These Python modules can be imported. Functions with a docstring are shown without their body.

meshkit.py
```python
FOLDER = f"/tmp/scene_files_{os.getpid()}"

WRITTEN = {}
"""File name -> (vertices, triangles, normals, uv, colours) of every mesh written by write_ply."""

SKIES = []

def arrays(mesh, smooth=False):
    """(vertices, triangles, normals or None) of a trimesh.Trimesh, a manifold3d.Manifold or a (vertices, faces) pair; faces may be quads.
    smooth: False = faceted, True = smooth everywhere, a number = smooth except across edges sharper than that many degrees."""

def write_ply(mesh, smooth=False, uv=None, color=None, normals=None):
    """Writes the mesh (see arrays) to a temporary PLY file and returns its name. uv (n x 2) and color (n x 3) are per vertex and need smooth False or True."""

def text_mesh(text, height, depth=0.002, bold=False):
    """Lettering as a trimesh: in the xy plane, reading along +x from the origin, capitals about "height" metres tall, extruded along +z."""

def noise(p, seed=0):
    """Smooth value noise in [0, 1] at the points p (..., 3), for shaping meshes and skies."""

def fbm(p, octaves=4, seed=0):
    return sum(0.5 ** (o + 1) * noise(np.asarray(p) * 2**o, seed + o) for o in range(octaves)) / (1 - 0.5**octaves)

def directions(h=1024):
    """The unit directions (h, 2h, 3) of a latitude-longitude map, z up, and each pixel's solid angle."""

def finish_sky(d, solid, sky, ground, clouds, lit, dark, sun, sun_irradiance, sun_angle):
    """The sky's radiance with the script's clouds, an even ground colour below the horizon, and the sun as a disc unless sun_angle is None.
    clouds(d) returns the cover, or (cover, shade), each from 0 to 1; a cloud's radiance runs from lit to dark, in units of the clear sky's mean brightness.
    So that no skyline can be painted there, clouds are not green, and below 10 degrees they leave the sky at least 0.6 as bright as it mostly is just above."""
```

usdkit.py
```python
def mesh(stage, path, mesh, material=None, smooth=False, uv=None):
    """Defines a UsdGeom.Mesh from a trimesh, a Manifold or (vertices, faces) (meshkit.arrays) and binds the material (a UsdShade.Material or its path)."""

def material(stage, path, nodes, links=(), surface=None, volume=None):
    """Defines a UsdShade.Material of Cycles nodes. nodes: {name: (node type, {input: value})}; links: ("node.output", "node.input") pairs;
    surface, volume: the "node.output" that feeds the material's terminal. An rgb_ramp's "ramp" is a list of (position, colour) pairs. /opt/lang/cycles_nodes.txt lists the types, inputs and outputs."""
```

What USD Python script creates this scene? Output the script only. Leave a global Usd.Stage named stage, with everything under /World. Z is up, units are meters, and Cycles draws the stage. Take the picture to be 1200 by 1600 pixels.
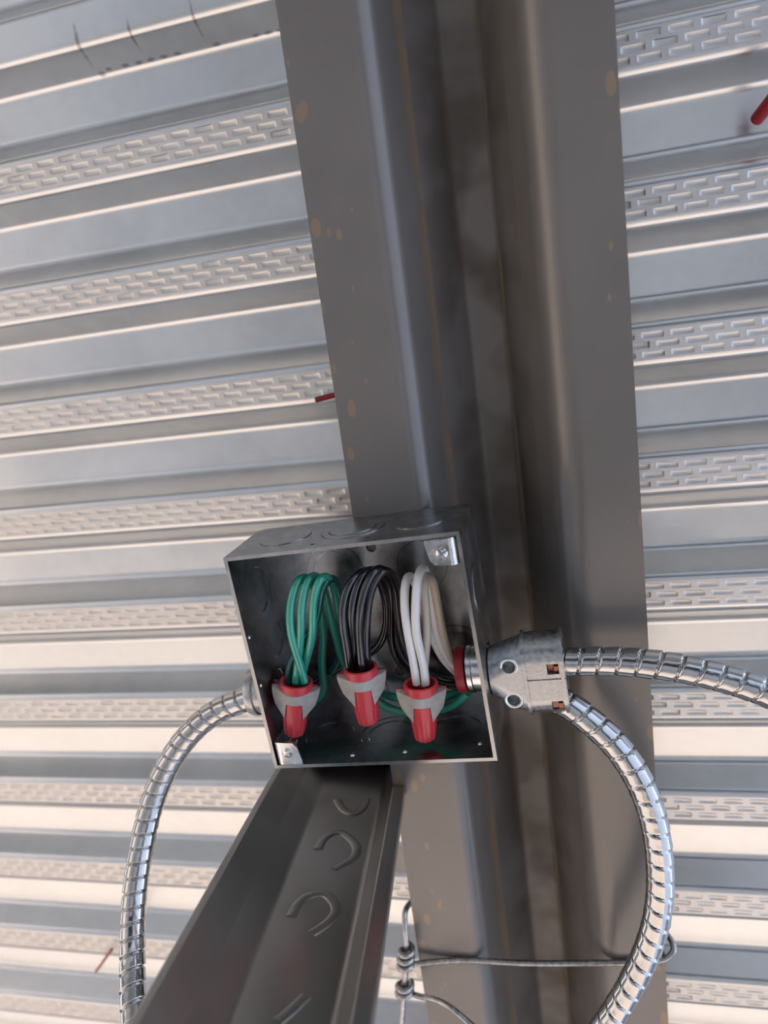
import math, numpy as np, trimesh, usdkit, manifold3d as m3
from shapely.geometry import Polygon, Point, LineString, box as sbox
from shapely import affinity
from pxr import Usd, UsdGeom, UsdLux, UsdShade, Gf, Vt, Sdf

stage = Usd.Stage.CreateInMemory()
UsdGeom.Xform.Define(stage, '/World')
PI = math.pi

# ------------------------------------------------------------------ camera (pinhole solved from the ribs' and the chord's vanishing points)
FPX = 1190.0
CAM = np.array([0.0, 0.0, 2.2])                     # looking almost straight up
Ya = np.array([648.0, 4646.0, FPX]); Ya /= np.linalg.norm(Ya)
Xa = np.array([4634.0, -348.0, -FPX]); Xa -= (Xa @ Ya) * Ya; Xa /= np.linalg.norm(Xa)
Za = np.cross(Xa, Ya)
R = np.array([Xa, Ya, Za])                          # world <- (image right, image down, forward)
cam = UsdGeom.Camera.Define(stage, '/World/camera')
right, down, fwd = R[:, 0], R[:, 1], R[:, 2]
M = np.eye(4); M[0, :3] = right; M[1, :3] = -down; M[2, :3] = -fwd; M[3, :3] = CAM
cam.AddTransformOp().Set(Gf.Matrix4d(*M.ravel().tolist()))
cam.CreateHorizontalApertureAttr(36.0)
cam.CreateFocalLengthAttr(36.0 * FPX / 1200)
cam.CreateClippingRangeAttr(Gf.Vec2f(0.02, 1000))
cam.CreateFStopAttr(9.0)
cam.CreateFocusDistanceAttr(0.325)
cam.CreateExposureAttr(-0.25)

# ------------------------------------------------------------------ light: sky and sun coming in under the open sides of the roof
sky = usdkit.material(stage, '/World/Looks/sky_look', {
    's': ('sky_texture', {'sky_type': 'multiple_scattering', 'sun_disc': False, 'sun_elevation': math.radians(58), 'sun_rotation': 0.0, 'aerosol_density': 0.3}),
    'h': ('hsv', {'saturation': 0.56}), 'b': ('background_shader', {'strength': 0.46})}, [('s.color', 'h.color'), ('h.color', 'b.color')], surface='b.background')
dome = UsdLux.DomeLight.Define(stage, '/World/sky'); dome.CreateIntensityAttr(1.0)
UsdShade.MaterialBindingAPI.Apply(dome.GetPrim()).Bind(sky)
sun = UsdLux.DistantLight.Define(stage, '/World/sun')
sun.CreateAngleAttr(0.53); sun.CreateNormalizeAttr(True); sun.CreateIntensityAttr(2.2); sun.CreateColorAttr(Gf.Vec3f(1.0, 0.81, 0.63))
sun.AddRotateXYZOp().Set((-(90 - 58), 0, 0))         # from +Y, 58 degrees high

# ------------------------------------------------------------------ pixel -> real point on a plane of known height above the lens
def ray(px, py): return R @ np.array([px - 600.0, py - 800.0, FPX])
def at(px, py, z):
    r = ray(px, py); return CAM + r * z / r[2]

# ------------------------------------------------------------------ materials
def mat(name, nodes, links=(), surface='p.BSDF'):
    return usdkit.material(stage, '/World/Looks/' + name, nodes, links, surface=surface)
def plain(name, col, rough=0.5, metal=0.0, **kw):
    return mat(name, {'p': ('principled_bsdf', {'base_color': col, 'roughness': rough, 'metallic': metal, **kw})})
def noisy(name, c1, c2, scale, r1, r2, metal=0.0, bump=0.0, bscale=400, bdist=0.0004, **kw):
    n = {'g': ('geometry', {}), 'n': ('noise_texture', {'scale': scale, 'detail': 4.0}),
         'c': ('rgb_ramp', {'ramp': [(0.35, c1), (0.65, c2)]}),
         'r': ('map_range', {'from_min': 0.35, 'from_max': 0.65, 'to_min': r1, 'to_max': r2, 'clamp': True}),
         'p': ('principled_bsdf', {'metallic': metal, **kw})}
    l = [('g.position', 'n.vector'), ('n.fac', 'c.fac'), ('n.fac', 'r.value'), ('c.color', 'p.base_color'), ('r.result', 'p.roughness')]
    if bump:
        n['bn'] = ('noise_texture', {'scale': bscale, 'detail': 2.0})
        n['b'] = ('bump', {'strength': bump, 'distance': bdist})
        l += [('g.position', 'bn.vector'), ('bn.fac', 'b.height'), ('b.normal', 'p.normal')]
    return mat(name, n, l)

def deck_metal():
    """bright galvanised sheet with a few dirt drips and a row of dark dashes on one unpierced rib"""
    n = {'g': ('geometry', {}), 's': ('separate_xyz', {}), 'n': ('noise_texture', {'scale': 14.0, 'detail': 4.0}),
         'c': ('rgb_ramp', {'ramp': [(0.35, (0.63, 0.63, 0.62)), (0.65, (0.69, 0.69, 0.68))]}),
         'r': ('map_range', {'from_min': 0.35, 'from_max': 0.65, 'to_min': 0.26, 'to_max': 0.30, 'clamp': True}),
         'bn': ('noise_texture', {'scale': 900.0, 'detail': 2.0}), 'b': ('bump', {'strength': 0.08, 'distance': 0.0002}),
         'p': ('principled_bsdf', {'metallic': 1.0}), 'wob': ('noise_texture', {'scale': 260.0, 'detail': 2.0})}
    l = [('g.position', 's.vector'), ('g.position', 'n.vector'), ('n.fac', 'c.fac'), ('n.fac', 'r.value'), ('r.result', 'p.roughness'),
         ('g.position', 'bn.vector'), ('bn.fac', 'b.height'), ('b.normal', 'p.normal'), ('g.position', 'wob.vector')]
    last = 'c.color'
    spots = [(at(125, 68, 0.37), 0.0012, 0.0075), (at(206, 54, 0.37), 0.0009, 0.0055), (at(304, 28, 0.37), 0.0009, 0.0065), (at(147, 110, 0.374), 0.0022, 0.0012)]
    spots += [(at(x, 96 - 0.235 * (x - 190), 0.374), 0.0022, 0.0007) for x in (160, 186, 206, 226, 246, 268, 330, 392, 412, 430)]
    for i, (c, wx, wy) in enumerate(spots):
        n[f'u{i}'] = ('math', {'math_type': 'multiply_add', 'value2': 1 / wx, 'value3': -c[0] / wx}); n[f'v{i}'] = ('math', {'math_type': 'multiply_add', 'value2': 1 / wy, 'value3': -c[1] / wy})
        n[f'k{i}'] = ('combine_xyz', {}); n[f'l{i}'] = ('vector_math', {'math_type': 'length'})
        n[f'a{i}'] = ('math', {'math_type': 'add'}); n[f'm{i}'] = ('map_range', {'from_min': 0.9, 'from_max': 1.7, 'to_min': 0.62, 'to_max': 0.0, 'clamp': True})
        n[f'x{i}'] = ('mix', {'color2': (0.16, 0.14, 0.13)})
        l += [('s.x', f'u{i}.value1'), ('s.y', f'v{i}.value1'), (f'u{i}.value', f'k{i}.x'), (f'v{i}.value', f'k{i}.y'), (f'k{i}.vector', f'l{i}.vector1'),
              (f'l{i}.value', f'a{i}.value1'), ('wob.fac', f'a{i}.value2'), (f'a{i}.value', f'm{i}.value'), (f'm{i}.result', f'x{i}.fac'), (last, f'x{i}.color1')]
        last = f'x{i}.color'
    l.append((last, 'p.base_color'))
    return mat('galvanised_deck', n, l)
GALV = deck_metal()
BOXM = noisy('zinc_box', (0.36, 0.36, 0.36), (0.44, 0.44, 0.44), 60, 0.22, 0.32, metal=1.0)
ZINC = noisy('bright_zinc', (0.68, 0.69, 0.70), (0.80, 0.80, 0.80), 300, 0.18, 0.28, metal=1.0)
CAST = noisy('cast_zinc', (0.42, 0.42, 0.42), (0.52, 0.52, 0.52), 500, 0.28, 0.40, metal=1.0, bump=0.25, bscale=1500, bdist=0.0002)
ARMOR = noisy('cable_armour', (0.50, 0.49, 0.48), (0.58, 0.57, 0.56), 150, 0.13, 0.18, metal=1.0)
WIREM = noisy('steel_wire', (0.38, 0.37, 0.36), (0.50, 0.49, 0.48), 300, 0.25, 0.35, metal=1.0)
COPPER = plain('copper_tint', (0.34, 0.14, 0.085), 0.35, 0.8)
RED = plain('red_plastic', (0.64, 0.055, 0.065), 0.28)
REDD = plain('deep_red_plastic', (0.30, 0.012, 0.02), 0.4)
TAN = noisy('tan_plastic', (0.40, 0.36, 0.32), (0.48, 0.44, 0.39), 300, 0.5, 0.6)
GREEN = plain('green_nylon', (0.03, 0.35, 0.235), 0.25, coat_weight=1.0, coat_roughness=0.06)
GREEND = plain('dark_green_nylon', (0.006, 0.11, 0.085), 0.2, coat_weight=1.0, coat_roughness=0.06)
BLACK = plain('black_nylon', (0.010, 0.010, 0.012), 0.22, coat_weight=1.0, coat_roughness=0.06)
WHITE = plain('white_nylon', (0.80, 0.78, 0.75), 0.28, coat_weight=0.8, coat_roughness=0.08)
WHITE_SHADED = plain('shaded_white_nylon', (0.58, 0.50, 0.40), 0.3, coat_weight=0.3)  # white insulation in shade, with the shade put into its colour
CONC = noisy('concrete', (0.47, 0.415, 0.36), (0.55, 0.485, 0.42), 1.5, 0.8, 0.9)
PANEL_DARK = noisy('dark_panel_look', (0.035, 0.035, 0.035), (0.06, 0.058, 0.055), 6, 0.7, 0.8)
DARK_GROUND = noisy('dark_ground', (0.045, 0.046, 0.048), (0.07, 0.07, 0.07), 3, 0.8, 0.9)
BLUE_GROUND = noisy('blue_grey_ground', (0.22, 0.265, 0.335), (0.27, 0.32, 0.39), 2, 0.7, 0.8)
GREY_GROUND = noisy('grey_ground', (0.13, 0.14, 0.15), (0.17, 0.18, 0.19), 30, 0.8, 0.9)
GALVV = noisy('galvanised_vent_strip', (0.64, 0.61, 0.575), (0.70, 0.67, 0.635), 40, 0.42, 0.50, metal=1.0, bump=0.1, bscale=900, bdist=0.0002)
DARKW = noisy('unseen_dark_wall', (0.05, 0.056, 0.055), (0.075, 0.08, 0.078), 1.2, 0.8, 0.9)
BROWNW = noisy('unseen_brown_wall', (0.10, 0.088, 0.078), (0.14, 0.122, 0.105), 1.2, 0.8, 0.9)

def steel_paint(name, base, flake_edges=(), seams=(), metal=0.35, rough=(0.26, 0.34)):
    """Grey shop primer with orange-tan chips that crowd near the given x edges and rust streaks or brown bands along the given x seams."""
    n = {'g': ('geometry', {}), 's': ('separate_xyz', {}), 'v': ('noise_texture', {'scale': 7.0, 'detail': 3.0}),
         'c': ('rgb_ramp', {'ramp': [(0.3, tuple(0.85 * x for x in base)), (0.7, tuple(1.12 * x for x in base))]}),
         'p': ('principled_bsdf', {'metallic': metal, 'specular_ior_level': 0.5}),
         'map': ('mapping', {'scale': (1.0, 0.45, 1.0)}),
         'vo': ('voronoi_texture', {'scale': 165.0, 'randomness': 1.0}),
         'lp': ('noise_texture', {'scale': 35.0, 'detail': 2.0}),
         'rr': ('map_range', {'from_min': 0.3, 'from_max': 0.7, 'to_min': rough[0], 'to_max': rough[1], 'clamp': True})}
    l = [('g.position', 's.vector'), ('g.position', 'v.vector'), ('v.fac', 'c.fac'), ('g.position', 'map.vector'), ('map.vector', 'vo.vector'), ('g.position', 'lp.vector'),
         ('v.fac', 'rr.value'), ('rr.result', 'p.roughness')]
    last = 'c.color'
    if flake_edges:
        prev = None
        for i, (x, wdt) in enumerate(flake_edges):
            n[f'd{i}'] = ('math', {'math_type': 'subtract', 'value2': x}); n[f'a{i}'] = ('math', {'math_type': 'absolute'})
            n[f'e{i}'] = ('map_range', {'from_min': 0.0, 'from_max': wdt, 'to_min': 1.0, 'to_max': 0.0, 'clamp': True})
            l += [('s.x', f'd{i}.value1'), (f'd{i}.value', f'a{i}.value1'), (f'a{i}.value', f'e{i}.value')]
            if prev is None: prev = f'e{i}.result'
            else:
                n[f'm{i}'] = ('math', {'math_type': 'maximum'}); l += [(prev, f'm{i}.value1'), (f'e{i}.result', f'm{i}.value2')]; prev = f'm{i}.value'
        # chip where (cell distance) < threshold(edge closeness, patch noise)
        n['pn'] = ('map_range', {'from_min': 0.40, 'from_max': 0.62, 'to_min': 0.0, 'to_max': 0.46, 'clamp': True})
        n['th'] = ('math', {'math_type': 'multiply'})
        n['df'] = ('math', {'math_type': 'subtract'})
        n['st'] = ('map_range', {'from_min': 0.0, 'from_max': 0.05, 'to_min': 0.0, 'to_max': 0.75, 'clamp': True})
        n['chip'] = ('mix', {'color2': (0.30, 0.21, 0.13)})
        l += [('lp.fac', 'pn.value'), ('pn.result', 'th.value1'), (prev, 'th.value2'), ('th.value', 'df.value1'), ('vo.distance', 'df.value2'),
              ('df.value', 'st.value'), ('st.result', 'chip.fac'), (last, 'chip.color1')]
        last = 'chip.color'
    for i, (x, wdt, amt, col) in enumerate(seams):
        n[f'sd{i}'] = ('math', {'math_type': 'subtract', 'value2': x}); n[f'sa{i}'] = ('math', {'math_type': 'absolute'})
        n[f'se{i}'] = ('map_range', {'from_min': wdt * 0.3, 'from_max': wdt, 'to_min': amt, 'to_max': 0.0, 'clamp': True})
        n[f'sn{i}'] = ('map_range', {'from_min': 0.38, 'from_max': 0.6, 'to_min': 0.15, 'to_max': 1.0, 'clamp': True})
        n[f'sm{i}'] = ('math', {'math_type': 'multiply'})
        n[f'sx{i}'] = ('mix', {'color2': col})
        l += [('s.x', f'sd{i}.value1'), (f'sd{i}.value', f'sa{i}.value1'), (f'sa{i}.value', f'se{i}.value'), ('lp.fac', f'sn{i}.value'),
              (f'se{i}.result', f'sm{i}.value1'), (f'sn{i}.result', f'sm{i}.value2'), (f'sm{i}.value', f'sx{i}.fac'), (last, f'sx{i}.color1')]
        last = f'sx{i}.color'
    if seams:
        n['rg'] = ('mix_float', {'b': 0.62}); k = 0
        l.remove(('rr.result', 'p.roughness'))
        l += [(f'se{k}.result', 'rg.fac'), ('rr.result', 'rg.a'), ('rg.result', 'p.roughness')]
    l.append((last, 'p.base_color'))
    return mat(name, n, l)

# ------------------------------------------------------------------ scene helpers
used = {}
def numbered(parent, name):
    k = used.get((parent, name), 0); used[(parent, name)] = k + 1
    return f'{parent}/{name}' if k == 0 else f'{parent}/{name}_{k:03d}'
def tag(p, label=None, cat=None, group=None, kind=None):
    for k, v in (('label', label), ('category', cat), ('group', group), ('kind', kind)):
        if v: p.SetCustomDataByKey(k, v)
    return p
def thing(name, label=None, cat=None, group=None, kind=None, loc=None):
    x = UsdGeom.Xform.Define(stage, numbered('/World', name))
    if loc is not None: x.AddTranslateOp().Set(Gf.Vec3d(*map(float, loc)))
    return tag(x.GetPrim(), label, cat, group, kind)
def obj(name, mesh, m, parent=None, smooth=30, label=None, kind=None, origin=None):
    """One Mesh prim. Meshes are given in world coordinates; under a moved Xform they are shifted to its base."""
    par = str(parent.GetPath()) if parent else '/World'
    v, f, nrm = usdkit.meshkit.arrays(mesh, smooth)
    if parent:
        t = UsdGeom.XformCache().GetLocalToWorldTransform(parent)
        off = np.array(t.ExtractTranslation()); v = v - off
    g = UsdGeom.Mesh.Define(stage, numbered(par, name))
    g.CreatePointsAttr(Vt.Vec3fArray.FromNumpy(v.astype(np.float32)))
    g.CreateFaceVertexCountsAttr(Vt.IntArray.FromNumpy(np.full(len(f), 3, np.int32)))
    g.CreateFaceVertexIndicesAttr(Vt.IntArray.FromNumpy(f.astype(np.int32).ravel()))
    g.CreateSubdivisionSchemeAttr('none')
    if nrm is not None:
        g.CreateNormalsAttr(Vt.Vec3fArray.FromNumpy(nrm.astype(np.float32))); g.SetNormalsInterpolation('vertex')
    UsdShade.MaterialBindingAPI.Apply(g.GetPrim()).Bind(m)
    return tag(g.GetPrim(), label=label, kind=kind)

def tm(m):
    if hasattr(m, 'to_mesh'):
        q = m.to_mesh(); return trimesh.Trimesh(np.array(q.vert_properties[:, :3], float), np.array(q.tri_verts), process=False)
    return m
def mf(t):
    t = tm(t)
    return m3.Manifold(m3.Mesh(np.asarray(t.vertices, np.float32), np.asarray(t.faces, np.uint32)))
def cuboid(lo, hi):
    lo, hi = np.array(lo, float), np.array(hi, float)
    return m3.Manifold.cube(tuple(hi - lo)).translate(tuple(lo))
def cyl(r, h, seg=40, r2=None):
    return m3.Manifold.cylinder(h, r, r if r2 is None else r2, seg)
def ext(poly, h):
    """shapely polygon extruded 0..h along z"""
    def ring(c): return np.array(c.coords)[:-1]
    polys = getattr(poly, 'geoms', [poly])
    cs = [ring(p.exterior) for p in polys] + [ring(i) for p in polys for i in p.interiors]
    return m3.CrossSection(cs, m3.FillRule.EvenOdd).extrude(h)
def frame(o, a, b, c):
    T = np.eye(4); T[:3, 0], T[:3, 1], T[:3, 2], T[:3, 3] = a, b, c, o; return T
def put(m, T):
    t = tm(m).copy(); t.apply_transform(T)
    if np.linalg.det(T[:3, :3]) < 0: t.invert()
    return t
def cat(*ms): return trimesh.util.concatenate([tm(m) for m in ms])

def smooth_path(pts, step):
    """Catmull-Rom (centripetal-ish) through pts, resampled evenly."""
    from scipy.interpolate import CubicSpline
    p = np.array(pts, float)
    t = np.r_[0, np.cumsum(np.linalg.norm(np.diff(p, axis=0), axis=1) ** 0.7)]
    cs = CubicSpline(t, p, bc_type='natural')
    q = cs(np.linspace(0, t[-1], 800))
    s = np.r_[0, np.cumsum(np.linalg.norm(np.diff(q, axis=0), axis=1))]
    n = max(4, int(s[-1] / step))
    u = np.linspace(0, s[-1], n + 1)
    return np.stack([np.interp(u, s, q[:, k]) for k in range(3)], 1), u
def frames(p):
    t = np.gradient(p, axis=0); t /= np.linalg.norm(t, axis=1, keepdims=True)
    a = np.cross(t[0], [0.3, 0.1, 1.0]); a /= np.linalg.norm(a)
    A = []
    for k in range(len(p)):
        a = a - (a @ t[k]) * t[k]; a /= np.linalg.norm(a); A.append(a)
    A = np.array(A); return t, A, np.cross(t, A)
def sweep(pts, radius, sides=14, step=0.0012, rfun=None, caps=True):
    p, s = smooth_path(pts, step)
    t, A, B = frames(p)
    th = np.arange(sides) / sides * 2 * PI
    r = np.full((len(p), sides), radius) if rfun is None else rfun(s[:, None], th[None, :])
    v = p[:, None] + r[..., None] * (np.cos(th)[None, :, None] * A[:, None] + np.sin(th)[None, :, None] * B[:, None])
    n = len(p); v = v.reshape(-1, 3)
    i, j = np.meshgrid(np.arange(n - 1), np.arange(sides), indexing='ij')
    a, b = i * sides + j, i * sides + (j + 1) % sides
    f = np.vstack([np.stack([a, b, b + sides], -1).reshape(-1, 3), np.stack([a, b + sides, a + sides], -1).reshape(-1, 3)])
    if caps:
        k = len(v); v = np.vstack([v, p[0], p[-1]])
        j = np.arange(sides); jn = (j + 1) % sides; e = (n - 1) * sides
        f = np.vstack([f, np.stack([np.full(sides, k), jn, j], 1), np.stack([np.full(sides, k + 1), e + j, e + jn], 1)])
    m = trimesh.Trimesh(v, f, process=False)
    return m

def fillet_path(pts, rads, seg=7):
    """2-D polyline with rounded inner corners."""
    out = [np.array(pts[0], float)]
    for k in range(1, len(pts) - 1):
        p0, p, p1 = (np.array(x, float) for x in (pts[k - 1], pts[k], pts[k + 1]))
        r = rads[k] if np.ndim(rads) else rads
        u, w = (p0 - p) / np.linalg.norm(p0 - p), (p1 - p) / np.linalg.norm(p1 - p)
        ang = math.acos(np.clip(u @ w, -1, 1))
        if r <= 0 or abs(ang - PI) < 1e-3: out.append(p); continue
        d = r / math.tan(ang / 2); c = p + (u + w) / np.linalg.norm(u + w) * r / math.sin(ang / 2)
        a0, a1 = (math.atan2(*(q - c)[::-1]) for q in (p + u * d, p + w * d))
        da = (a1 - a0 + PI) % (2 * PI) - PI
        out += [c + r * np.array([math.cos(a0 + da * i / seg), math.sin(a0 + da * i / seg)]) for i in range(seg + 1)]
    out.append(np.array(pts[-1], float))
    return np.array(out)
def sheet(path, thick):
    """closed 2-D outline of a bent sheet: path is one face, the other lies 'thick' to its left"""
    ls = LineString(path)
    off = ls.offset_curve(thick, join_style='mitre') if hasattr(ls, 'offset_curve') else ls.parallel_offset(thick, 'left')
    o = np.array(off.coords)
    if np.linalg.norm(o[0] - path[0]) > np.linalg.norm(o[-1] - path[0]): o = o[::-1]
    return Polygon(np.vstack([path, o[::-1]])).buffer(0)

# ================================================================== THE SETTING
ZD = CAM[2] + 0.368           # underside of the deck's low flats
P = 0.0602                    # rib pitch
DEPTH = 0.0142
RX0, RX1 = -2.8, 1.7          # roof extent
Y0 = 0.0280
K0, K1 = -27, 45              # rib numbers
# one rib period: [low flat | web | high flat | web]
LOW, WEB = 0.0180, 0.0106
HIGH = P - LOW - 2 * WEB
BR = 0.0056
def rib_profile(k, lo_cut):
    """(y,z) from the middle of low flat k to the middle of low flat k+1; lo_cut: half width of the flat left out (vent strip there)"""
    yc = Y0 + k * P
    pts = [(yc, 0), (yc + LOW / 2, 0), (yc + LOW / 2 + WEB, DEPTH), (yc + LOW / 2 + WEB + HIGH, DEPTH), (yc + P - LOW / 2, 0), (yc + P, 0)]
    return fillet_path(pts, BR, 7)
prof = [rib_profile(k, 0) for k in range(K0, K1)]
def strip_mesh(path, x0, x1):
    n = len(path)
    v = np.array([(x, y, ZD + z) for x in (x0, x1) for y, z in path])
    i = np.arange(n - 1)
    f = np.vstack([np.stack([i, i + n, i + n + 1], 1), np.stack([i, i + n + 1, i + 1], 1)])
    return trimesh.Trimesh(v, f, process=False)
VX0, VX1 = -0.58, 0.32        # where the vent slots are built one by one
VK = range(-2, 9)             # low flats with vent slots in view
HALF = 0.0068
sheets = []
for k, p in zip(range(K0, K1), prof):
    a, b = Y0 + k * P, Y0 + (k + 1) * P
    def cut(p, ka, kb):
        q = p
        if ka in VK: q = np.vstack([[a + HALF, 0], q[q[:, 0] > a + HALF + 1e-6]])
        if kb in VK: q = np.vstack([q[q[:, 0] < b - HALF - 1e-6], [b - HALF, 0]])
        return q
    if k in VK or k + 1 in VK:
        sheets += [strip_mesh(p, RX0, VX0), strip_mesh(cut(p, k, k + 1), VX0, VX1), strip_mesh(p, VX1, RX1)]
    else: sheets.append(strip_mesh(p, RX0, RX1))
ceil = thing('ceiling', kind='structure', loc=(0, 0, ZD))
deck = cat(*sheets); deck.merge_vertices()
obj('deck_sheet', deck, GALV, ceil, smooth=35, label='galvanised corrugated roof deck sheet')
SL, SW, RP, XP = 0.0098, 0.0030, 0.0043, 0.0125      # slot length, width, row pitch, pitch along the rib
def vent_strip(k):
    """low flat pierced by three staggered rows of slots; the strip of metal inside each slot is pressed up as a small bridge"""
    yc = Y0 + k * P
    v, f = [], []
    def quad(*c):
        n = len(v); v.extend(c); f.extend([(n, n + 1, n + 2), (n, n + 2, n + 3)])
    def flat(x0, x1, y0, y1): quad((x0, y0, 0), (x0, y1, 0), (x1, y1, 0), (x1, y0, 0))
    ys = [-RP, 0, RP]
    edges = [-HALF] + [e for y in ys for e in (y - SW / 2, y + SW / 2)] + [HALF]
    for i in range(0, len(edges), 2): flat(VX0, VX1, edges[i], edges[i + 1])
    rng = np.random.default_rng(100 + k)
    xs_ = np.array([0, 0.04, 0.12, 0.35, 0.65, 0.88, 0.96, 1.0]); hs = np.array([0, 0.25, 0.8, 1, 1, 0.8, 0.25, 0])
    for r, y in enumerate(ys):
        off = (0.5 if r % 2 else 0.0) * XP + 0.3 * XP * (k % 3)
        x = VX0; c = VX0 + off % XP
        while c + SL < VX1:
            flat(x, c, y - SW / 2, y + SW / 2)
            h = 0.00055 * (0.8 + 0.4 * rng.random()); tilt = 0.0004 * (rng.random() - 0.5)
            op = 0.75 if rng.random() < 0.22 else 0.0           # some tabs stand open along one side
            ww = np.array([-1, -0.55, 0, 0.55, 1]); hh = np.array([op, 0.72, 1, 0.72, 0.0])
            for i in range(7):
                xa, xb = c + xs_[i] * SL, c + xs_[i + 1] * SL
                for j in range(4):
                    quad((xa, y + ww[j] * SW / 2, h * hs[i] * hh[j]), (xa, y + ww[j + 1] * SW / 2, h * hs[i] * hh[j + 1]),
                         (xb, y + ww[j + 1] * SW / 2, h * hs[i + 1] * hh[j + 1]), (xb, y + ww[j] * SW / 2, h * hs[i + 1] * hh[j]))
            x = c + SL; c += XP
        flat(x, VX1, y - SW / 2, y + SW / 2)
    v = np.array(v) + [0, yc, ZD]
    f = np.array(f)
    m = trimesh.Trimesh(v, f, process=False); m.merge_vertices(); return m
for k in VK:
    obj('vented_strip', vent_strip(k), GALVV, ceil, smooth=50)
obj('unseen_topping', cuboid((RX0, Y0 + K0 * P, ZD + DEPTH + 0.0015), (RX1, Y0 + K1 * P, ZD + DEPTH + 0.09)), CONC, ceil, smooth=False, label='unseen concrete topping over the deck')  # unseen slab, closes the vent slots off from the sky

fl = thing('floor', kind='structure', loc=(0, 0, 0))
obj('ground_slab', cuboid((-30, -30, -0.2), (30, 30, 0)), CONC, fl, smooth=False)
# ground strips and dark panels, out of view, placed to shape the metal's reflections
obj('unseen_dark_ground', cuboid((-30, 4.7, -0.1), (1.4, 30, 0.006)), DARK_GROUND, fl, smooth=False)  # out of view, darkens what the deck webs reflect
obj('unseen_blue_ground', cuboid((1.4, -30, -0.1), (30, 30, 0.006)), BLUE_GROUND, fl, smooth=False)  # out of view, bluish to tint reflections on chord, box and cables
obj('unseen_grey_ground', cuboid((-30, -30, -0.1), (1.4, -2.9, 0.006)), GREY_GROUND, fl, smooth=False)  # out of view, tones down what the opposite webs reflect
pn = [cuboid((-0.45, -0.78, 0.86), (0.63, -0.75, 1.72)), cuboid((0.60, -0.75, 0.86), (0.63, 0.60, 1.40))]
obj('unseen_dark_panel', cat(*pn), PANEL_DARK, fl, smooth=False)  # unseen panels below the lens, placed to darken reflections in the cables
rl = [cuboid((-0.48, -0.78, z), (-0.45, 0.63, z + 0.03)) for z in (1.2, 1.6)] + [cuboid((-0.48, 0.60, z), (0.63, 0.63, z + 0.03)) for z in (1.2, 1.6)]
rl += [cuboid((x - 0.03, y - 0.03, 0.0), (x + 0.03, y + 0.03, 0.86)) for x in (-0.35, 0.50) for y in (-0.65, 0.50)]
rl += [cuboid((-0.48, y, 0.86), (-0.45, y + 0.03, 1.63)) for y in (-0.78, 0.60)]
obj('unseen_panel_rail', cat(*rl), PANEL_DARK, fl, smooth=False)  # unseen rails and posts that go with the dark panels
obj('unseen_wall_back', cuboid((-14, 7.5, 0), (8, 7.8, 4.6)), BROWNW, smooth=False, kind='structure')  # out of view, keeps the reflections in the deck webs dark
obj('unseen_wall_front', cuboid((-14, -6.3, 0), (5, -6.0, 5.2)), DARKW, smooth=False, kind='structure')  # out of view, darkens the webs that face this side
obj('unseen_wall_left', cuboid((-7.3, -6.0, 0), (-7.0, 7.5, 2.4)), BROWNW, smooth=False, kind='structure')  # out of view, dims reflections from the left horizon

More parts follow.
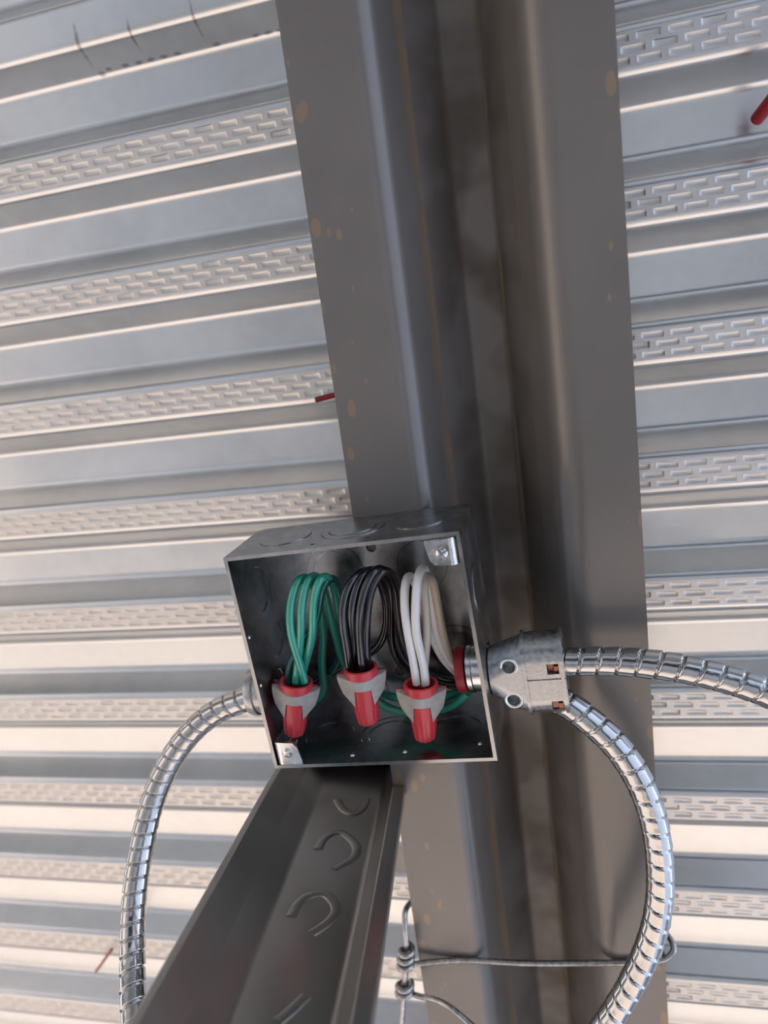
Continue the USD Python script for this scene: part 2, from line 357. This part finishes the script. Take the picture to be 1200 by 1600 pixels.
# ================================================================== THE STEEL CHORD (hat section under the deck)
ZB = CAM[2] + 0.3235
ZT = CAM[2] + 0.3660
XL, XR = -0.1005, 0.0252
hat = [(XL, ZB), (-0.0655, ZB), (-0.0560, ZB + 0.020), (-0.0430, ZT - 0.0015), (-0.0268, ZT - 0.0015), (-0.0165, ZB + 0.018), (-0.0055, ZB), (XR, ZB)]
hp = fillet_path(hat, [0, 0.011, 0.002, 0.0035, 0.0035, 0.002, 0.017, 0], 10)
hpoly = sheet(hp, 0.0016)
PRIME = steel_paint('grey_primer', (0.190, 0.172, 0.155), flake_edges=((XL, 0.030), (XR, 0.012)),
                    seams=((-0.036, 0.028, 0.85, (0.080, 0.064, 0.050)), (-0.0562, 0.0020, 0.75, (0.30, 0.20, 0.11)), (-0.0440, 0.0012, 0.3, (0.25, 0.18, 0.12)), (-0.0262, 0.0012, 0.65, (0.34, 0.25, 0.15))))  # first entry: broad dark brown band across the groove
ch = put(ext(hpoly, 3.4), frame((0, 2.1, 0), (1, 0, 0), (0, 0, 1), (0, -1, 0)))
chord = thing('steel_chord', 'wide grey primed steel chord with a grooved middle running under the corrugated deck', 'beam', loc=(np.mean([XL, XR]), 0.4, ZB))
obj('hat_section', ch, PRIME, chord, smooth=40)

# ================================================================== THE DIAGONAL CHANNEL
Dd = np.array([-0.158, 0.194, 0.9685]); Dd /= np.linalg.norm(Dd)
Wd = np.array([0.98, 0.124, 0.135]); Wd -= (Wd @ Dd) * Dd; Wd /= np.linalg.norm(Wd)
Nd = np.cross(Wd, Dd)                               # open side, towards -Y
ZC0 = 0.325
PL = at(427, 1204, ZC0)
KC = ZC0 / 0.318
DD_ = 0.0122
def wpos(px, py, d):                                # where a sight line meets the plane d behind the lips: position across the channel
    r = ray(px, py); o = PL - Nd * d
    return float((CAM + r * (((o - CAM) @ Nd) / (r @ Nd)) - PL) @ Wd)
w_lip, w_fl, w_fr, w_ri, w_ro = wpos(291, 1467, 0), wpos(408, 1467, DD_), wpos(552, 1467, DD_), wpos(571, 1467, 0), wpos(600, 1467, 0)
cpts = [(0, -0.006), (0, 0), (w_lip, 0), ((w_lip + w_fl) * 0.5, -DD_ * 0.62), (w_fl, -DD_), (w_fr, -DD_), (w_ri, -0.0004), (w_ro, 0), (w_ro, -0.006)]
cp = fillet_path(cpts, [0, 0.001, 0.001, 0.0012, 0.006, 0.004, 0.0015, 0.001, 0], 6)
cpoly = sheet(cp[::-1], 0.0014)
if not cpoly.is_valid or cpoly.geom_type != 'Polygon': cpoly = cpoly.buffer(0)
DPAINT = steel_paint('dark_primer', (0.36, 0.34, 0.32), metal=0.9, rough=(0.24, 0.30))
L0, L1 = -0.62, 0.10
diag = thing('steel_channel', 'dark grey lipped steel channel slanting down from the chord below the junction box', 'channel', loc=PL)
Tdiag = frame(PL + Dd * L0, Wd, Nd, Dd)
chan = mf(put(ext(cpoly, L1 - L0), Tdiag))
chan = chan.trim_by_plane((0, 0, -1.0), -(CAM[2] + 0.3674)) - cuboid((XL - 0.0004, -1, ZB - 0.0012), (XR, 2, ZT + 0.1)) 
obj('channel_section', chan, DPAINT, diag, smooth=35)
def onweb(px, py):                                  # on the floor of the channel
    r = ray(px, py); o = PL - Nd * DD_
    return CAM + r * (((o - CAM) @ Nd) / (r @ Nd))
marks = [[(527, 1250), (540, 1268), (552, 1272), (567, 1262), (572, 1248)],
         [(497, 1327), (508, 1309), (528, 1301), (546, 1309), (557, 1325), (552, 1340), (522, 1359)],
         [(455, 1432), (464, 1414), (482, 1400), (505, 1397), (521, 1409), (525, 1424), (516, 1438), (486, 1459)],
         [(433, 1597), (455, 1579), (478, 1557)]]
for mk in marks:
    pts = [onweb(*q) for q in mk]
    t = sweep(pts, 0.0022, sides=14, step=0.0015)
    c = PL - Nd * DD_
    d = (t.vertices - c) @ Nd
    t.vertices = t.vertices - np.outer(d * 0.72, Nd)
    obj('embossed_mark', t, DPAINT, diag, smooth=60)

# ================================================================== THE JUNCTION BOX
HB, DB, HS, T = 0.282, 0.0412, 0.0508, 0.0016
BC = CAM + np.array([-0.0939, 0.1372, HB])
ang = math.radians(-2.9)
U, V, W = np.array([math.cos(ang), math.sin(ang), 0]), np.array([-math.sin(ang), math.cos(ang), 0]), np.array([0, 0, 1.0])
BT = frame(BC, U, V, W)
def bp(u, v, w): return BC + U * u + V * v + W * w
def bpx(px, py, w): return at(px, py, HB + w)
jb = thing('junction_box', 'open square galvanised junction box with knockouts fixed under the steel chord', 'electrical box', loc=BC)
def disc(r): return Point(0, 0).buffer(r, 48)
def plate(name, wpoly, holes, kos, Tl, lab=None):
    """A wall of the box in its own plane (thickness T towards +z): plain holes, and knockouts = (x, y, [radii])"""
    pol = wpoly
    for (x, y, r) in holes: pol = pol.difference(affinity.translate(disc(r), x, y))
    for (x, y, rs) in kos: pol = pol.difference(affinity.translate(disc(max(rs)), x, y))
    w = obj(name, put(ext(pol, T), Tl), BOXM, jb, smooth=25, label=lab)
    for (x, y, rs) in kos:
        rs = sorted(rs, reverse=True) + [0]
        for i in range(len(rs) - 1):
            g = disc(rs[i] - 0.00022)
            if rs[i + 1] > 0: g = g.difference(disc(rs[i + 1] + 0.0001))
            tie = sbox(-0.0011, -rs[i] - 0.0002, 0.0011, -rs[i] + 0.001) if rs[i + 1] == 0 else sbox(-rs[i] - 0.0002, -0.0011, -rs[i] + 0.001, 0.0011)
            g = g.union(tie)
            sink = 0.00035 if i == 0 else 0.0007
            obj('knockout', put(ext(affinity.translate(g, x, y), T), Tl @ trimesh.transformations.translation_matrix((0, 0, -sink))), BOXM, w, smooth=25)
    return w
S = HS
rr = 0.0025
backpoly = sbox(-S, -S, S, S).buffer(-rr).buffer(rr)
# back: x = u, y = v, from w = DB - T up
plate('back_plate', backpoly, [(0.0024, -0.0366, 0.0024), (-0.0159, -0.0053, 0.0017), (0.0046, 0.0262, 0.0026)],
      [(-0.0172, -0.0262, [0.0141, 0.0106]), (0.0245, -0.0255, [0.0117]), (0.0335, 0.0190, [0.0141, 0.0106]), (-0.0345, 0.0150, [0.0110]), (-0.012, 0.0345, [0.009])],
      BT @ frame((0, 0, DB - T), (1, 0, 0), (0, 1, 0), (0, 0, 1)))
H2 = DB - T
wall = sbox(-S, 0, S, H2)
# side walls: local x along the wall, y = depth (w), thickness inward
plate('side_wall', wall, [(-0.0121, 0.0054, 0.0011), (0.0118, 0.0062, 0.0011)], [(-0.030, 0.0215, [0.0117]), (0.0012, 0.0225, [0.0141, 0.0106]), (0.0310, 0.0225, [0.0117])],
      BT @ frame((0, -S, 0), (1, 0, 0), (0, 0, 1), (0, 1, 0)))
wallv = sbox(-S + T, 0, S - T, H2)
plate('side_wall', wallv, [(-0.0126, 0.0032, 0.0010), (0.0106, 0.0030, 0.0010), (0.0225, 0.0213, 0.0099)], [(-0.0274, 0.0225, [0.0106]), (-0.0005, 0.0280, [0.0085])],
      BT @ frame((-S, 0, 0), (0, 1, 0), (0, 0, 1), (1, 0, 0)))
plate('side_wall', wallv, [(-0.0374, 0.0100, 0.0012), (-0.028, 0.006, 0.0012), (0.0185, 0.0213, 0.0112)], [(-0.0190, 0.0213, [0.0112])],
      BT @ frame((S, 0, 0), (0, 1, 0), (0, 0, 1), (-1, 0, 0)))
plate('side_wall', wall, [], [(-0.0310, 0.0240, [0.0117]), (-0.0010, 0.0240, [0.0141, 0.0106]), (0.0300, 0.0240, [0.0117])],
      BT @ frame((0, S, 0), (1, 0, 0), (0, 0, 1), (0, -1, 0)))
def bead(u, v, w, r):
    s = trimesh.creation.icosphere(2, r); s.apply_translation(bp(u, v, w)); return s
for u, w in ((-0.0148, 0.0059), (0.0094, 0.0070), (0.0425, 0.0110)):
    obj('spot_dimple', bead(u, S - T + 0.0003, w, 0.0012), ZINC, jb, smooth=True)
for v, w in ((-0.0126, 0.0032), (0.0106, 0.0030)):
    obj('spot_dimple', bead(-S + T - 0.0004, v, w, 0.0011), ZINC, jb, smooth=True)
# the cover-screw ears in two corners, each with its screw
def ear(su, sv, phillips):
    pol = Polygon([(0, 0), (0.0128, 0), (0.0128, 0.0030), (0.0118, 0.0090), (0.0100, 0.0112), (0.0030, 0.0118), (0, 0.0118)]).buffer(-0.0008).buffer(0.0008)
    pol = pol.union(sbox(0, 0, 0.004, 0.0118))
    Tl = BT @ frame((su * (S - T), sv * (S - T), 0.0006), (-su, 0, 0), (0, -sv, 0), (0, 0, 1))
    bent = sheet(fillet_path([(0.0014, 0.017), (0.0014, 0.0), (0.016, 0.0)], [0, 0.0022, 0], 8)[::-1], 0.0013)
    bent = put(ext(bent, 0.0112), frame((0, 0.0006, 0), (1, 0, 0), (0, 0, 1), (0, -1, 0)) @ trimesh.transformations.translation_matrix((0, 0, -0.0112)))
    em = mf(bent) ^ ext(pol, 0.05).translate((0, 0, -0.01))
    obj('mounting_ear', put(em, Tl), ZINC, jb, smooth=30)
    cx, cy = 0.0066, 0.0066
    pts = [(0, -0.0019), (0.0020, -0.0017), (0.0031, -0.0008), (0.0034, 0), (0.0034, 0.0004), (0.0021, 0.0004), (0.0021, 0.008), (0, 0.008)]
    head = trimesh.creation.revolve(np.array(pts), sections=36); head = mf(head)
    a = 0.5
    sl = m3.Manifold.cube((0.0062, 0.0008, 0.0013), True).rotate((0, 0, math.degrees(a))).translate((0, 0, -0.0018))
    head = head - sl
    if phillips: head = head - m3.Manifold.cube((0.0046, 0.0010, 0.0016), True).rotate((0, 0, math.degrees(a) + 90)).translate((0, 0, -0.0018))
    obj('cover_screw', put(head, Tl @ trimesh.transformations.translation_matrix((cx, cy, 0))), ZINC, jb, smooth=35)
ear(1, -1, True); ear(-1, 1, False)

# ================================================================== CABLE CONNECTORS
WC = 0.0213
VL, VR = 0.0225, 0.0185
def ring_u(prof_pts, u0, v0, w0, sgn, sec=48):
    """lathe about the u axis: profile (r, distance along sgn*u)"""
    m = trimesh.creation.revolve(np.array(prof_pts), sections=sec)
    t = put(m, BT @ frame((u0, v0, w0), (0, 1, 0), (0, 0, 1), (sgn, 0, 0)))
    if t.volume < 0: t.invert()
    return t
cl = thing('cable_connector', 'round silver cable connector on the left wall of the junction box', 'connector', loc=bp(-S, VL, WC))
obj('collar', ring_u([(0.0062, 0.0), (0.0098, 0.0), (0.0098, 0.0035), (0.0104, 0.0040), (0.0104, 0.0085), (0.0112, 0.0092), (0.0114, 0.0110), (0.0110, 0.0128), (0.0090, 0.0138), (0.0067, 0.0138), (0.0067, 0.003), (0.0062, 0.0)], -S - 0.0001, VL, WC, -1), CAST, cl, smooth=30)
obj('bushing', ring_u([(0.0050, 0.0), (0.0068, 0.0), (0.0084, 0.0010), (0.0084, 0.0018), (0.0060, 0.0024), (0.0050, 0.0)], -S + 0.0033, VL, WC, 1), REDD, cl, smooth=30, label='deep red plastic bushing')

cr = thing('cable_connector', 'twin cast connector with round holes and square windows on the right of the box', 'connector', loc=bp(S, VR, WC))
def lobes(r, half, h):
    return ext(Point(-half, 0).buffer(r, 24).union(Point(half, 0).buffer(r, 24)).convex_hull, h)
# frame: x = v, y = w, z = u
def TR_(u): return BT @ frame((u, VC, WC - 0.001), (0, 1, 0), (0, 0, 1), (1, 0, 0))
RW = 0.0098
VC = 0.0213
clampo = lobes(RW, 0.0082, 0.0172)
# flatten front a little and cut the cable bores and windows
bore = m3.Manifold.compose([cyl(0.0068, 0.03, 40).translate((q, 0, -0.005)) for q in (-0.0075, 0.0095)])
win = m3.Manifold.compose([m3.Manifold.cube((0.0046, 0.010, 0.0048), True).translate((q, -0.0085, 0.0125)) for q in (-0.0055, 0.0115)])
seam = m3.Manifold.cube((0.0006, 0.0016, 0.05), True).translate((-0.0010, -RW, 0.008))
step = lobes(RW + 0.0009, 0.0082, 0.0013)
clampo = (clampo + step.translate((0, 0, 0.0002)) + step.translate((0, 0, 0.0155))) - bore - win - seam
obj('clamp', put(clampo, TR_(0.0655)), CAST, cr, smooth=28)
neck = m3.Manifold.batch_hull([lobes(RW - 0.0006, 0.0080, 0.0008).translate((0, 0, 0.0142)), lobes(RW - 0.0007, 0.0062, 0.0008).translate((0, 0, 0.0080)), cyl(0.0105, 0.001, 48).translate((-0.0022, 0, 0))])
holes = m3.Manifold.compose([cyl(0.0026, 0.02, 32).rotate((90, 0, 0)).translate((q, -0.004, 0.0088)) for q in (-0.0074, 0.0078)])
obj('body', put(neck - holes, TR_(0.0513)), CAST, cr, smooth=35)
for q in (-0.0074, 0.0078):
    rim = trimesh.creation.torus(0.0034, 0.0008, 32, 12)
    obj('hole_rim', put(rim, TR_(0.0513) @ frame((q, -RW + 0.0010, 0.0088), (1, 0, 0), (0, 0, -1), (0, 1, 0))), ZINC, cr, smooth=True)
for q, s in ((-0.0055, -1), (0.0115, 1)):
    g = cat(cuboid((q - 0.0019, -0.0074, 0.0104), (q + 0.0019, -0.0066, 0.0124)), cuboid((q - 0.0005, -0.0084, 0.0128), (q + 0.0017, -0.0068, 0.0146)))
    obj('strap_tongue', put(g, TR_(0.0655)), COPPER, cr, smooth=False, label='copper coloured tongue in the window')
obj('throat', ring_u([(0.0080, 0.0), (0.0098, 0.0), (0.0098, 0.0068), (0.0103, 0.0072), (0.0103, 0.0092), (0.0080, 0.0092), (0.0080, 0.0)], S - 0.0003, VR, WC, -1), ZINC, cr, smooth=30)
obj('bushing', ring_u([(0.0055, 0.0), (0.0098, 0.0), (0.0101, 0.0006), (0.0101, 0.0034), (0.0098, 0.0040), (0.0055, 0.0040), (0.0055, 0.0)], S - 0.0105, VR, WC, -1), REDD, cr, smooth=30, label='deep red plastic bushing')

# ================================================================== ARMOURED CABLES
def armour(rad, pitch, hand=1):
    def r(s, th):
        ph = np.mod(s / pitch - hand * th / (2 * PI), 1.0)
        # each turn: rounded strip, sharp lip at its far edge and a narrow groove
        prof = np.interp(ph, [0, 0.05, 0.14, 0.5, 0.84, 0.89, 0.93, 1.0], [-0.75, -0.10, 0.16, 0.26, 0.42, 0.36, -0.75, -0.75])
        return rad + 0.0010 * prof
    return r
def cable(label, pts, rad, pitch, hand=1):
    t = thing('armoured_cable', label, 'cable', loc=pts[0])
    obj('armour', sweep(pts, rad, sides=40, step=pitch / 22, rfun=armour(rad, pitch, hand)), ARMOR, t, smooth=40)
    return t
HC = HB + WC
cR1 = [bp(0.0675, VC - 0.0075, WC - 0.001), at(880, 1033, HC - 0.001), at(930, 1033, HC - 0.001), at(1000, 1036, HC - 0.002), at(1060, 1044, HC - 0.003), at(1120, 1057, HC - 0.003), at(1200, 1083, HC - 0.004), at(1300, 1130, HC - 0.006)]
cable('silver armoured cable leaving the twin connector to the right past the chord', cR1, 0.0058, 0.0078, -1)
cR2 = [bp(0.0675, VC + 0.0095, WC - 0.001), at(884, 1099, HC - 0.001), at(915, 1121, HC - 0.002), at(955, 1157, HC - 0.003), at(992, 1208, HC - 0.004), at(1018, 1270, HC - 0.005), at(1030, 1340, HC - 0.006), at(1030, 1410, HC - 0.007), at(1015, 1475, HC - 0.008), at(988, 1535, HC - 0.009), at(955, 1590, HC - 0.010), at(910, 1650, HC - 0.012)]
cable('silver armoured cable curling down from the twin connector across the chord', cR2, 0.0058, 0.0078, -1)
cL = [bp(-S - 0.004, VL, WC), at(372, 1097, HC), at(345, 1108, HC), at(312, 1131, HC - 0.002), at(278, 1170, HC - 0.005), at(248, 1226, HC - 0.010), at(228, 1290, HC - 0.017), at(215, 1360, HC - 0.026), at(208, 1430, HC - 0.036), at(207, 1500, HC - 0.048), at(208, 1560, HC - 0.060), at(215, 1640, HC - 0.075)]
cable('silver armoured cable drooping from the left side of the junction box behind the channel', cL, 0.0057, 0.0070, 1)

# ================================================================== WIRE CONNECTORS (winged twist-on caps)
def nut(px0, px1, w, label, w1=None):
    o, e = bpx(*px0, w), bpx(*px1, w if w1 is None else w1)
    a = (e - o) / np.linalg.norm(e - o)
    c = 0.75 * (o - CAM) / np.linalg.norm(o - CAM) + 0.25 * W; c -= (c @ a) * a; c /= np.linalg.norm(c)      # away from the open side
    b = np.cross(a, c)
    Tn = frame(o, b, a, c) if np.linalg.det(np.array([b, a, c])) > 0 else frame(o, -b, a, c)
    Ax = frame((0, 0, 0), (1, 0, 0), (0, 0, -1), (0, 1, 0)); Ax = Tn @ Ax      # lathe z -> a
    n = thing('wire_connector', label, 'wire connector', 'red and tan winged wire connectors', loc=o)
    N, A = 64, [(0.0060, 0.009), (0.0060, 0.0006), (0.0066, 0.0), (0.0074, 0.0003), (0.0075, 0.0008), (0.0075, 0.0042), (0.0070, 0.0048), (0.0066, 0.0100), (0.0060, 0.0150), (0.0057, 0.0180), (0.0050, 0.0240), (0.0046, 0.0266), (0.0040, 0.0272), (0, 0.0272)]
    lath = trimesh.creation.revolve(np.array([(0, 0.009)] + A), sections=N)
    v = lath.vertices; th = np.arctan2(v[:, 1], v[:, 0]); z = v[:, 2]
    k = np.clip((z - 0.0165) / 0.003, 0, 1) * (np.hypot(v[:, 0], v[:, 1]) > 0.0035)
    v[:, :2] *= (1 + 0.045 * k * np.cos(12 * th))[:, None]
    if lath.volume < 0: lath.invert()
    obj('cap_shell', put(lath, Ax), RED, n, smooth=35)
    # wings: local x = b, y = a, z = c
    outline = Polygon([(-0.0066, 0.0026), (-0.0108, 0.0032), (-0.0107, 0.0050), (-0.0092, 0.0115), (-0.0040, 0.0170), (0.0040, 0.0170), (0.0092, 0.0115), (0.0107, 0.0050), (0.0108, 0.0032), (0.0066, 0.0026)])
    hull = m3.Manifold.batch_hull([cyl(0.0077, 0.0005, 48).rotate((-90, 0, 0)).translate((0, 0.0040, 0)), cyl(0.0065, 0.0005, 48).rotate((-90, 0, 0)).translate((0, 0.0165, 0)),
                                   cuboid((-0.0110, 0.003, -0.0012), (0.0110, 0.006, 0.0012)), cuboid((-0.0092, 0.011, -0.0012), (0.0092, 0.0115, 0.0012))])
    core = cyl(0.0072, 0.0130, 48, 0.0059).rotate((-90, 0, 0)).translate((0, 0.0040, 0)) + cyl(0.0060, 0.01, 40).rotate((-90, 0, 0)).translate((0, -0.002, 0))
    window = ext(Polygon([(-0.0036, 0.0088), (0.0036, 0.0088), (0.0044, 0.020), (-0.0044, 0.020)]), 0.02).translate((0, 0, -0.02))
    tanp = ext(outline, 0.02).translate((0, 0, -0.0194)) ^ hull
    tan = (tanp - core) - window
    redp = (ext(outline.buffer(0.0002), 0.02).translate((0, 0, 0.0006)) ^ hull.scale((1.02, 1, 1))) - core
    obj('wing_cover', put(tan, Tn), TAN, n, smooth=35, label='tan winged grip')
    obj('wing_back', put(redp, Tn), RED, n, smooth=35)
    return n
nut((463, 1063), (459, 1160), 0.0105, 'red and tan wire connector on the green wires')
nut((563, 1041), (577, 1137), 0.0105, 'red and tan wire connector on the black wires')
nut((657, 1066), (665, 1158), 0.0105, 'red and tan wire connector on the white wires')

# ================================================================== CONDUCTORS
WR = 0.0019
def wire(name, pts, m, label, group):
    p = [bpx(x, y, w) for x, y, w in pts]
    x = obj(name, sweep(p, WR, sides=14, step=0.0011), m, smooth=60)
    return tag(x, label, 'wire', group)
gg, bg, wg = 'green ground wires in the box', 'black wires in the box', 'white wires in the box'
wire('green_wire', [(476, 1066, .0105), (468, 1036, .009), (455, 990, .007), (456, 935, .008), (468, 906, .012), (484, 906, .019), (496, 935, .024), (505, 985, .027), (503, 1040, .029), (500, 1088, .031), (462, 1100, .029), (416, 1088, .0213)], GREEN, 'leftmost green wire of the looped bundle', gg)
wire('green_wire', [(462, 1066, .0105), (466, 1030, .010), (470, 985, .008), (473, 935, .008), (485, 903, .012), (499, 905, .019), (512, 945, .024), (526, 1000, .028), (545, 1048, .0318), (600, 1085, .0315), (680, 1091, .027), (728, 1076, .0235)], GREEN, 'second green wire from the left in the looped bundle', gg)
wire('green_wire', [(470, 1070, .0145), (477, 1036, .0135), (488, 990, .009), (490, 940, .008), (502, 904, .010), (517, 907, .0175), (528, 945, .023), (541, 1000, .027), (566, 1066, .0250), (612, 1108, .0258), (690, 1109, .023), (731, 1082, .0165)], GREEN, 'third green wire from the left in the looped bundle', gg)
wire('green_wire', [(450, 1068, .013), (456, 1032, .014), (478, 1000, .014), (497, 955, .013), (506, 915, .013), (518, 904, .017), (531, 925, .022), (540, 970, .026), (530, 1030, .031), (480, 1085, .031), (416, 1096, .0213)], GREEND, 'dark green wire crossing at the right of the green bundle', gg)
wire('black_wire', [(546, 1046, .0095), (540, 1005, .0075), (535, 965, .006), (542, 921, .008), (560, 897, .013), (580, 893, .020), (596, 915, .026), (604, 960, .031), (590, 1010, .0325), (540, 1038, .0325), (486, 1070, .030), (430, 1088, .0225)], BLACK, 'outermost left black wire of the looped bundle', bg)
wire('black_wire', [(555, 1046, .0125), (552, 1000, .0105), (549, 960, .007), (557, 918, .009), (574, 893, .014), (596, 896, .021), (610, 930, .027), (611, 985, .032), (622, 1030, .0345), (676, 1072, .032), (727, 1056, .0190)], BLACK, 'second black wire from the left in the looped bundle', bg)
wire('black_wire', [(566, 1046, .0095), (562, 1003, .009), (562, 960, .007), (572, 915, .009), (589, 890, .013), (608, 898, .020), (619, 938, .026), (624, 985, .028), (646, 1036, .028), (690, 1062, .026), (728, 1064, .0213)], BLACK, 'third black wire from the left in the looped bundle', bg)
wire('black_wire', [(575, 1048, .0130), (572, 1005, .011), (574, 955, .010), (584, 912, .012), (600, 892, .015), (618, 905, .021), (627, 945, .026), (632, 992, .029), (655, 1045, .030), (700, 1075, .027), (728, 1068, .0213)], BLACK, 'rightmost black wire of the looped bundle', bg)
wire('white_wire', [(651, 1068, .0105), (645, 1030, .008), (635, 975, .006), (632, 930, .009), (636, 904, .014), (645, 904, .021), (656, 935, .026), (672, 985, .028), (692, 1028, .026), (714, 1050, .0235), (732, 1060, .0213)], WHITE, 'left white wire looping out of the red and tan connector', wg)
wire('white_wire', [(665, 1068, .0105), (661, 1036, .008), (651, 990, .006), (650, 935, .006), (654, 900, .010), (661, 888, .016), (668, 905, .023), (676, 950, .027), (690, 1010, .026), (713, 1046, .023), (732, 1064, .0213)], WHITE, 'foremost white wire with the highest loop', wg)
wire('white_wire', [(660, 1070, .0130), (664, 1030, .012), (667, 985, .011), (664, 940, .011), (664, 908, .014), (672, 903, .019), (681, 930, .024), (691, 985, .026), (703, 1028, .0245), (716, 1054, .0225), (733, 1068, .0213)], WHITE_SHADED, 'shaded white wire behind the two white ones', wg)

# ================================================================== HANGER WIRES ON THE CHORD
WRAD = 0.0015
ZW = 0.3235 - WRAD - 0.0002
def coil(c, axis, r, turns, pitch, start=0.0):
    axis = axis / np.linalg.norm(axis); a = np.cross(axis, [0.2, 0.3, 1]); a /= np.linalg.norm(a); b = np.cross(axis, a)
    t = np.linspace(0, turns * 2 * PI, int(turns * 14) + 1)
    return [c + axis * pitch * (k / (2 * PI) - turns / 2) + r * (math.cos(k + start) * a + math.sin(k + start) * b) for k in t]
vw = [at(652, 1400, 0.332), at(641, 1411, 0.329), at(633, 1425, 0.322), at(633, 1450, 0.318), at(635, 1480, 0.316), at(633, 1530, 0.314), at(630, 1570, 0.312), at(627, 1610, 0.310), at(622, 1680, 0.306)]
o = obj('hanger_wire', sweep(vw, WRAD, sides=12, step=0.0012), WIREM, smooth=60)
tag(o, 'dark vertical steel wire hooked over the left edge of the chord', 'wire')
c1, c2 = at(634, 1497, 0.315), at(632, 1546, 0.3135)
ax = c2 - c1
def coil_to(c, r, turns, pitch, nxt):
    """the coil turned so that its free end runs on towards nxt"""
    def off(st):
        q = coil(c, ax, r, turns, pitch, st); t = q[-1] - q[-2]; d = nxt - q[-1]
        return t @ d / np.linalg.norm(t) / np.linalg.norm(d)
    st = max(np.linspace(0, 2 * PI, 73), key=off)
    return coil(c, ax, r, turns, pitch, st)
k1 = coil_to(c1, 0.0035, 3.0, 0.0042, at(700, 1501, ZW - 0.0005))
path1 = [*k1, at(700, 1501, ZW - 0.0005), at(800, 1504, ZW), at(900, 1505, ZW), at(985, 1504, ZW), at(1030, 1501, ZW), at(1046, 1494, ZW + 0.001), at(1053, 1482, ZW + 0.003), at(1049, 1470, ZW + 0.006), at(1041, 1460, ZW + 0.0085), at(1024, 1452, ZW + 0.0085)]
o = obj('tie_wire', sweep(path1, WRAD, sides=12, step=0.0010), WIREM, smooth=60)
tag(o, 'grey steel tie wire stretched straight across the chord and hooked round its right edge', 'wire')
k2 = coil_to(c2, 0.0038, 2.0, 0.0038, at(690, 1566, 0.306))
path2 = [*k2, at(690, 1566, 0.306), at(735, 1600, 0.300), at(800, 1650, 0.292)]
o = obj('tie_wire', sweep(path2, WRAD, sides=12, step=0.0010), WIREM, smooth=60)
tag(o, 'bright steel tie wire slanting down to the right from the lower coil', 'wire')

# ================================================================== RED WIRE STUBS POKING FROM THE DECK
def stub(p0, p1, r, label):
    t = thing('red_stub', label, 'wire', loc=p0)
    obj('insulation', sweep([p0, (np.array(p0) + p1) / 2, p1], r, sides=16, step=0.002), REDD, t, smooth=50)
stub(at(1183, 186, 0.3695), at(1240, 112, 0.343), 0.0027, 'thick red plastic stub poking down from the deck at the upper right')
stub(at(532, 615, 0.3672), at(493, 625, 0.3655), 0.0014, 'small dark red stub beside the left edge of the chord')
stub(at(150, 1518, 0.369), at(175, 1483, 0.352), 0.0009, 'thin dark red stub near the lower left cable')
